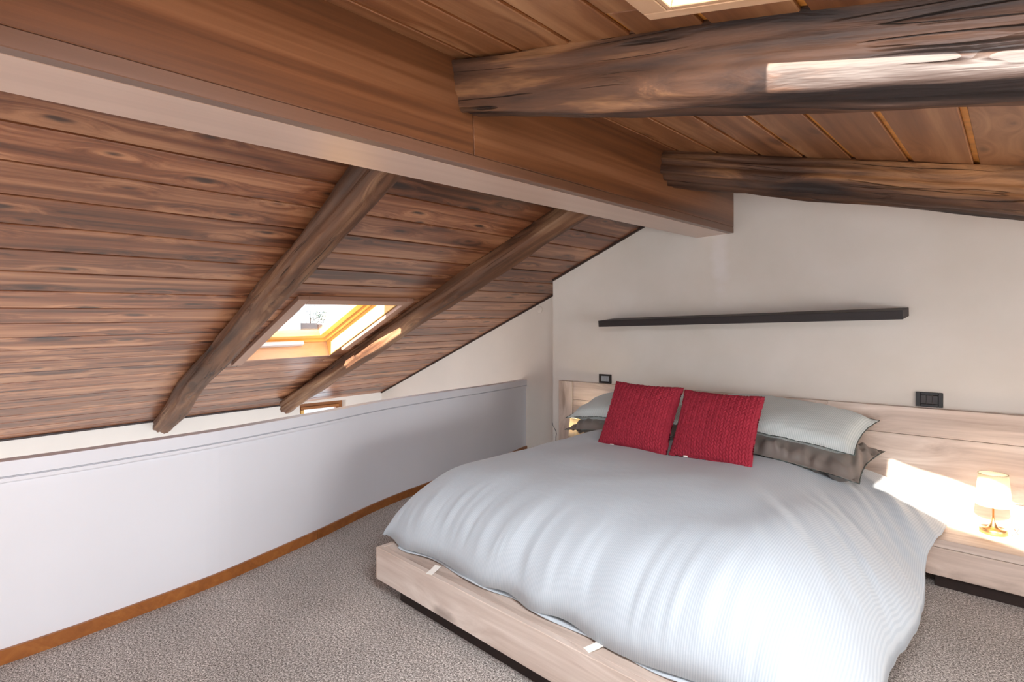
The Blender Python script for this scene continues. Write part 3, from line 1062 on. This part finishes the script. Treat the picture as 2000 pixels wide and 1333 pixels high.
def duvet_point(u, v):
    # the hem waves in and out along the foot and the right side
    x = xx = DX0_ + (DX1_ - DX0_) * u
    y = yy = DY0_ + (DY1_ - DY0_) * v
    hem = 0.010 * math.sin(u * 33 + 1.1 * math.sin(u * 13)) + 0.010 * nz(u * 9, 3.3)
    y += hem * (1 - v) ** 6
    x += (0.018 * math.sin(v * 15.0 + 0.6) + 0.012 * nz(v * 7, 8.1)) * u ** 10
    x -= (0.012 * nz(v * 6, 4.4)) * (1 - u) ** 10
    cn = math.exp(-((xx - DX0_) + (yy - DY0_)) / 0.09)
    x += 0.012 * cn
    y += 0.004 * cn
    dl, drr, df = xx - DX0_, DX1_ - xx, yy - DY0_
    pl_, pr_, pf_ = rise(dl, 0.26), rise(drr, 0.42), rise(df, 0.46)
    hd = smoothstep(1.7, 2.9, yy)
    ts = max(0.0, min(1.0, drr / 0.62))
    pr_ = pr_ + ((1 - (1 - ts) ** 1.6) - pr_) * hd
    base = 0.214 + 0.007 * math.sin(u * 33 + 1.1 * math.sin(u * 13) + 0.8) * (1 - v) ** 8
    base_r = 0.150 + 0.095 * smoothstep(2.55, 3.0, y)
    b = base + (base_r - base) * smoothstep(0.80, 1.0, u)
    amp = 0.292 + 0.028 * smoothstep(1.5, 2.6, y)
    z = b + amp * pl_ * pr_ * pf_
    inner = pl_ * pr_ * pf_
    # broad pillowy undulation
    z += 0.016 * nz(x * 2.1, y * 2.1, 1.0) * inner
    z += 0.006 * nz(x * 5.5, y * 4.5, 2.0) * inner
    # gathers running up from the foot hem
    g = math.exp(-df / 0.13)
    z += 0.024 * g * nz(x * 13.0 + 0.8 * y, y * 1.6, 4.0) * min(1, df / 0.06)
    z += 0.012 * g * nz(x * 29.0, y * 2.5, 5.0) * min(1, df / 0.04)
    z += 0.009 * math.exp(-df / 0.05) * nz(x * 60.0, y * 4.0, 15.0) * min(1, df / 0.02)
    # long diagonal folds on the right flank
    q = (x + 0.27) * 0.80 + (y - 2.2) * 0.60
    gr = math.exp(-((drr - 0.14) / 0.22) ** 2) * smoothstep(1.3, 1.9, y) * smoothstep(3.4, 3.0, y)
    z += 0.030 * gr * nz(q * 9.0, (x - y) * 0.8, 6.0)
    z += 0.014 * gr * nz(q * 20.0, (x - y) * 1.1, 7.0)
    # gathers at the right hem and the left hem
    z += 0.010 * math.exp(-drr / 0.07) * nz(y * 11, x * 3, 9.0)
    z += 0.008 * math.exp(-dl / 0.06) * nz(y * 12, x * 3, 10.0)
    # a dip where the pillows and cushions press
    z -= 0.034 * smoothstep(-2.0, -1.75, x) * smoothstep(-0.42, -0.68, x) * smoothstep(2.0, 2.5, y)
    return Vector((x, y, z))


def uv_grid(name, fn, nu, nv, mat, parent, us, vs_, thick=0.0):
    pts = [fn(i / nu, j / nv) for j in range(nv + 1) for i in range(nu + 1)]
    fs = [(j * (nu + 1) + i, j * (nu + 1) + i + 1, (j + 1) * (nu + 1) + i + 1, (j + 1) * (nu + 1) + i) for j in range(nv) for i in range(nu)]
    me = mesh(name, pts, fs)
    uv = me.uv_layers.new(name='UVMap')
    arr = []
    for p in me.polygons:
        for vi in p.vertices:
            i, j = vi % (nu + 1), vi // (nu + 1)
            arr += [i / nu * us, j / nv * vs_]
    uv.data.foreach_set('uv', arr)
    o = link(name, me, mat, parent, None, True)
    if thick > 0:
        md = o.modifiers.new('thickness', 'SOLIDIFY')
        md.thickness = thick
        md.offset = -1
    return o


duv = empty('duvet', (-1.17, 2.3, 0.2), 'pale blue grey duvet with fine stripes spread over the bed', 'duvet')
uv_grid('cover', duvet_point, 260, 260, M['duvet'], duv, 2.05, 2.3, 0.010)


# the open hem at the foot: an under layer whose lip shows below the cover
def hem_lip(u, v):
    x = DX0_ + 0.16 + (DX1_ - 0.10 - DX0_ - 0.16) * u
    uu = (x - DX0_) / (DX1_ - DX0_)
    y = DY0_ + 0.001 + 0.010 * math.sin(uu * 33 + 1.1 * math.sin(uu * 13)) + 0.010 * nz(uu * 9, 3.3) + 0.007 * math.sin(uu * 27 + 2.1)
    z = 0.2035 + 0.004 * (1 + math.sin(uu * 40 + 0.5))
    return Vector((x, y + 0.13 * v, z + 0.018 * v * (1 - 0.5 * v)))


uv_grid('hem_lining', hem_lip, 200, 6, M['lining'], duv, 2.0, 0.1, 0.003)
for (tx, ty, ang) in ((-1.655, 1.280, 18), (-0.900, 1.300, -20)):
    me = mesh('care_tag', [(-.014, -.034, 0), (.014, -.034, 0), (.014, .0, .003), (-.014, .0, .003), (.014, .03, .008), (-.014, .03, .008)], [(0, 1, 2, 3), (3, 2, 4, 5)])
    o = link('care_tag', me, M['tag'], duv, Matrix.Translation((tx, ty, 0.2015)) @ Matrix.Rotation(R(ang), 4, 'Z'))
    md = o.modifiers.new('thickness', 'SOLIDIFY')
    md.thickness = 0.0012


# ------------------------------------------------------------------ pillows
def pillow_mesh(w, d, th, seed, wr=0.010, flange=0.03, nu=90, nv=60, droop=0.0, corner=0.06, pucker=0.0):
    """Soft pillow: an upper and a lower skin that meet in a flat flange. Local x = width, y = depth."""
    def skin(u, v, side):
        a, b = 2 * u - 1, 2 * v - 1
        px = a * w / 2 * (1 - corner * (1 - b * b) * abs(a) ** 3)
        py = b * d / 2 * (1 - corner * (1 - a * a) * abs(b) ** 3)
        ex = max(0.0, min(1.0, (1 - abs(a)) * w / 2 / (w * 0.36)))
        ey = max(0.0, min(1.0, (1 - abs(b)) * d / 2 / (d * 0.42)))
        sx, sy_ = math.sqrt(1 - (1 - ex) ** 2.2), math.sqrt(1 - (1 - ey) ** 2.2)
        h = th / 2 * sx * sy_
        edge = min((1 - abs(a)) * w / 2, (1 - abs(b)) * d / 2)
        h *= smoothstep(0, flange + 0.02, edge) * 0.85 + 0.15
        wrk = nz(px * 9 + seed, py * 9, seed) * 0.6 + nz(px * 22 + seed, py * 8, seed + 3) * 0.4
        rim = math.exp(-((edge - 0.05) / 0.04) ** 2)
        h += wr * wrk * (0.35 + rim) * smoothstep(0, 0.03, edge)
        h += pucker * nz(px * 30 + py * 10 + seed, py * 3, seed + 6) * math.exp(-((edge - 0.055) / 0.045) ** 2) * smoothstep(0, 0.02, edge)
        z = side * h - droop * (a * a * 0.7 + b * b * 0.3)
        if edge <= 1e-6:
            z = -droop * (a * a * 0.7 + b * b * 0.3) + 0.004 * nz(px * 14, py * 14, seed)
        return (px, py, z)
    vs, fs, uvs = [], [], []
    for side in (1, -1):
        k0 = len(vs)
        for j in range(nv + 1):
            for i in range(nu + 1):
                vs.append(skin(i / nu, j / nv, side))
                uvs.append((i / nu * w, j / nv * d))
        for j in range(nv):
            for i in range(nu):
                q = (k0 + j * (nu + 1) + i, k0 + j * (nu + 1) + i + 1, k0 + (j + 1) * (nu + 1) + i + 1, k0 + (j + 1) * (nu + 1) + i)
                fs.append(q if side > 0 else q[::-1])
    me = mesh('pillow', vs, fs)
    uv = me.uv_layers.new(name='UVMap')
    arr = []
    for p in me.polygons:
        for vi in p.vertices:
            arr += uvs[vi]
    uv.data.foreach_set('uv', arr)
    seam = []
    for i in range(nu + 1):
        seam.append(skin(i / nu, 0, 1))
    for j in range(1, nv + 1):
        seam.append(skin(1, j / nv, 1))
    for i in range(nu - 1, -1, -1):
        seam.append(skin(i / nu, 1, 1))
    for j in range(nv - 1, 0, -1):
        seam.append(skin(0, j / nv, 1))
    bm = bmesh.new()
    bm.from_mesh(me)
    bmesh.ops.remove_doubles(bm, verts=list(bm.verts), dist=1e-5)
    bm.to_mesh(me)
    bm.free()
    return me, seam


def pillow(name, c, w, d, th, rx, ry, rz, seed, mat, pipe, label, group, **kw):
    me, seam = pillow_mesh(w, d, th, seed, **kw)
    mtx = Matrix.Translation(c) @ Matrix.Rotation(R(rz), 4, 'Z') @ Matrix.Rotation(R(ry), 4, 'Y') @ Matrix.Rotation(R(rx), 4, 'X')
    r = empty(name, c, label, 'pillow', group)
    link('cover', me, mat, r, mtx, True)
    tube('piping', [mtx @ Vector(p) for p in seam[::2]], 0.0024, pipe, r, 6, True)
    return r


pillow('bed_pillow', (-0.910, 3.090, 0.545), 0.84, 0.50, 0.135, 8, 5, -2, 2.0, M['satin'], M['piping'], 'dark grey satin pillow under the striped pillow at the right of the bed', 'grey pillows', wr=0.030, droop=0.020, pucker=0.030)
pillow('bed_pillow', (-1.870, 3.150, 0.545), 0.80, 0.50, 0.130, 7, -3, 2, 5.0, M['satin'], M['piping'], 'dark grey satin pillow under the striped pillow at the left of the bed', 'grey pillows', wr=0.022, droop=0.02, pucker=0.030)
pillow('bed_pillow', (-0.955, 3.165, 0.672), 0.86, 0.50, 0.150, 13, 4, -2, 8.0, M['pillow'], M['piping'], 'pale striped pillow on top at the right end of the bed', 'striped pillows', wr=0.010, droop=0.025)
pillow('bed_pillow', (-1.880, 3.180, 0.650), 0.82, 0.50, 0.140, 12, -3, 2, 11.0, M['pillow'], M['piping'], 'pale striped pillow on top at the left end, behind the red cushion', 'striped pillows', wr=0.010, droop=0.025)


# ------------------------------------------------------------------ knitted cushions
def cushion_mesh(w, h, th, seed, cols=14, rows=19, n=220):
    def skin(u, v, side):
        a, b = 2 * u - 1, 2 * v - 1
        px = a * w / 2 * (1 - 0.045 * (1 - b * b) * abs(a) ** 2)
        py = b * h / 2 * (1 - 0.05 * (1 - a * a) * abs(b) ** 2)
        e = ((1 - abs(a) ** 2.4) * (1 - abs(b) ** 2.4))
        z = th / 2 * max(0.0, e) ** 0.55
        z += 0.006 * nz(a * 1.8 + seed, b * 1.8, seed) * e
        # chunky plaited stitches: leaning lozenges either side of each column
        cu = u * cols
        fu = cu - math.floor(cu)
        half = -1 if fu < 0.5 else 1
        lu = (fu * 2) % 1.0
        lean = lu if half < 0 else 1 - lu
        ph = v * rows + lean * 0.85 + (0.5 if half > 0 else 0.0)
        ph -= math.floor(ph)
        bump = math.sqrt(max(0.0, 1 - (2 * lu - 1) ** 2)) * math.sqrt(max(0.0, 1 - (2 * ph - 1) ** 2))
        fade = min(1.0, min(1 - abs(a), 1 - abs(b)) / 0.05)
        z += 0.0125 * (bump - 0.4) * fade
        if min(1 - abs(a), 1 - abs(b)) < 1e-6:
            z = 0.0
        return (px, py, side * z)
    vs, fs = [], []
    for side in (1, -1):
        k0 = len(vs)
        m = n if side > 0 else 60
        for j in range(m + 1):
            for i in range(m + 1):
                vs.append(skin(i / m, j / m, side))
        for j in range(m):
            for i in range(m):
                q = (k0 + j * (m + 1) + i, k0 + j * (m + 1) + i + 1, k0 + (j + 1) * (m + 1) + i + 1, k0 + (j + 1) * (m + 1) + i)
                fs.append(q if side > 0 else q[::-1])
    return mesh('cushion', vs, fs)


def cushion(bl, br, tl, tr, th, seed, label):
    bl, br, tl, tr = map(Vector, (bl, br, tl, tr))
    c = (bl + br + tl + tr) / 4
    ax = ((br + tr) - (bl + tl)).normalized()
    ay = ((tl + tr) - (bl + br))
    ay = (ay - ax * ay.dot(ax)).normalized()
    w = ((br - bl).length + (tr - tl).length) / 2
    h = ((tl - bl).length + (tr - br).length) / 2
    az = ax.cross(ay)
    mtx = frame(c, ax, ay, az)
    r = empty('knitted_cushion', (bl + br) / 2, label, 'cushion', 'red knitted cushions')
    link('knit_cover', cushion_mesh(w, h, th, seed), M['red'], r, mtx, True)
    rim = []
    for k in range(120):
        t = k / 120 * 4
        s, q = int(t), t - int(t)
        a, b = [(2 * q - 1, -1), (1, 2 * q - 1), (1 - 2 * q, 1), (-1, 1 - 2 * q)][s]
        rim.append(mtx @ Vector((a * w / 2 * (1 - 0.045 * (1 - b * b) * abs(a) ** 2), b * h / 2 * (1 - 0.05 * (1 - a * a) * abs(b) ** 2), 0)))
    tube('edge_braid', rim, 0.0055, M['red'], r, 6, True)
    # the small white tag in the lower seam
    p = mtx @ Vector((-w * 0.28, -h * 0.485, 0.004))
    board('seam_tag', p, (0.022, 0.006, 0.010), M['tag'], r, ax, az, 0.0005)
    return r


cushion((-1.800, 2.605, 0.490), (-1.360, 2.600, 0.486), (-1.755, 2.790, 0.848), (-1.322, 2.790, 0.832), 0.135, 1.0, 'red knitted cushion on the left, leaning on the pillows')
cushion((-1.352, 2.600, 0.498), (-0.945, 2.615, 0.492), (-1.302, 2.795, 0.822), (-0.872, 2.800, 0.817), 0.130, 6.0, 'red knitted cushion on the right, in front of the striped pillow')

# ------------------------------------------------------------------ roofs seen through the roof window
nb = empty('neighbour_building', (-26, 12, -9), 'pale neighbouring building with a flat roof seen through the roof window', 'building')
bb('wall', -30, -22.6, 2, 26, -9, 1.36, M['facade'], nb, 'y', 0)
bb('roof_house', -24, -22.4, 9.95, 10.85, 1.361, 1.67, M['facade_grey'], nb, 'y', 0.02)
bb('roof_slab', -24.5, -22.2, 12.2, 16.0, 1.361, 1.95, M['facade'], nb, 'y', 0.02)
for k in range(8):
    yk = 4.0 + k * 2.4
    w_ = bb('window', -22.62, -22.57, yk, yk + 1.1, -1.6, 0.2, M['facade_grey'], nb, 'z', 0.01)
    bb('pane', -22.575, -22.555, yk + .1, yk + 1.0, -1.5, 0.1, M['metal_dark'], w_, 'z', 0)
ch = empty('chimney_stack', (-22.1, 9.6, 1.36), 'pale chimney stack on the neighbouring roof', 'chimney')
bb('stack', -22.5, -22.0, 9.35, 9.90, 1.36, 2.35, M['facade'], ch, 'z', 0.02)
bb('cap', -22.55, -21.95, 9.30, 9.95, 2.351, 2.43, M['tile'], ch, 'y', 0.02)
an = empty('roof_aerial', (-22.3, 10.6, 1.67), 'television aerial on thin masts over the neighbouring roof', 'antenna')
tube('mast', [(-22.6, 10.59, 1.67), (-22.6, 10.59, 3.2)], 0.030, M['metal_dark'], an, 8)
tube('mast', [(-22.6, 10.40, 1.67), (-22.6, 10.40, 3.0)], 0.018, M['metal_dark'], an, 8)
for k, (zz, ln) in enumerate(((2.17, 0.75), (2.45, 0.35), (2.62, 0.25))):
    tube('boom', [(-22.6, 10.59 - ln, zz), (-22.6, 10.59 + ln, zz)], 0.016, M['metal_dark'], an, 6)
    for q in range(6):
        yq = 10.59 - ln + 2 * ln * q / 5
        tube('rod', [(-22.6, yq, zz - .09), (-22.6, yq, zz + .09)], 0.010, M['metal_dark'], an, 5)
random.seed(3)
vs_, fs_ = [], []
for k in range(260):
    c = Vector((-22.5 + random.gauss(0, .12), 10.98 + random.gauss(0, .2), 1.95 + random.gauss(0, .13)))
    a = Vector((random.uniform(-1, 1), random.uniform(-1, 1), random.uniform(-1, 1))).normalized() * .035
    b = a.cross(Vector((random.uniform(-1, 1), random.uniform(-1, 1), random.uniform(-1, 1)))).normalized() * .025
    kk = len(vs_)
    vs_ += [c - a, c + b, c + a, c - b]
    fs_.append((kk, kk + 1, kk + 2, kk + 3))
M['leaf'] = plain('dusty_leaf', '#4f5a4c', 0.8)
sr = empty('roof_shrub', (-22.5, 10.98, 1.36), 'small dusty shrub in a tub on the neighbouring roof', 'plant')
link('foliage', mesh('foliage', vs_, fs_), M['leaf'], sr)
bb('tub', -22.56, -22.40, 10.88, 11.08, 1.361, 1.62, M['tile'], sr, 'z', 0.02)
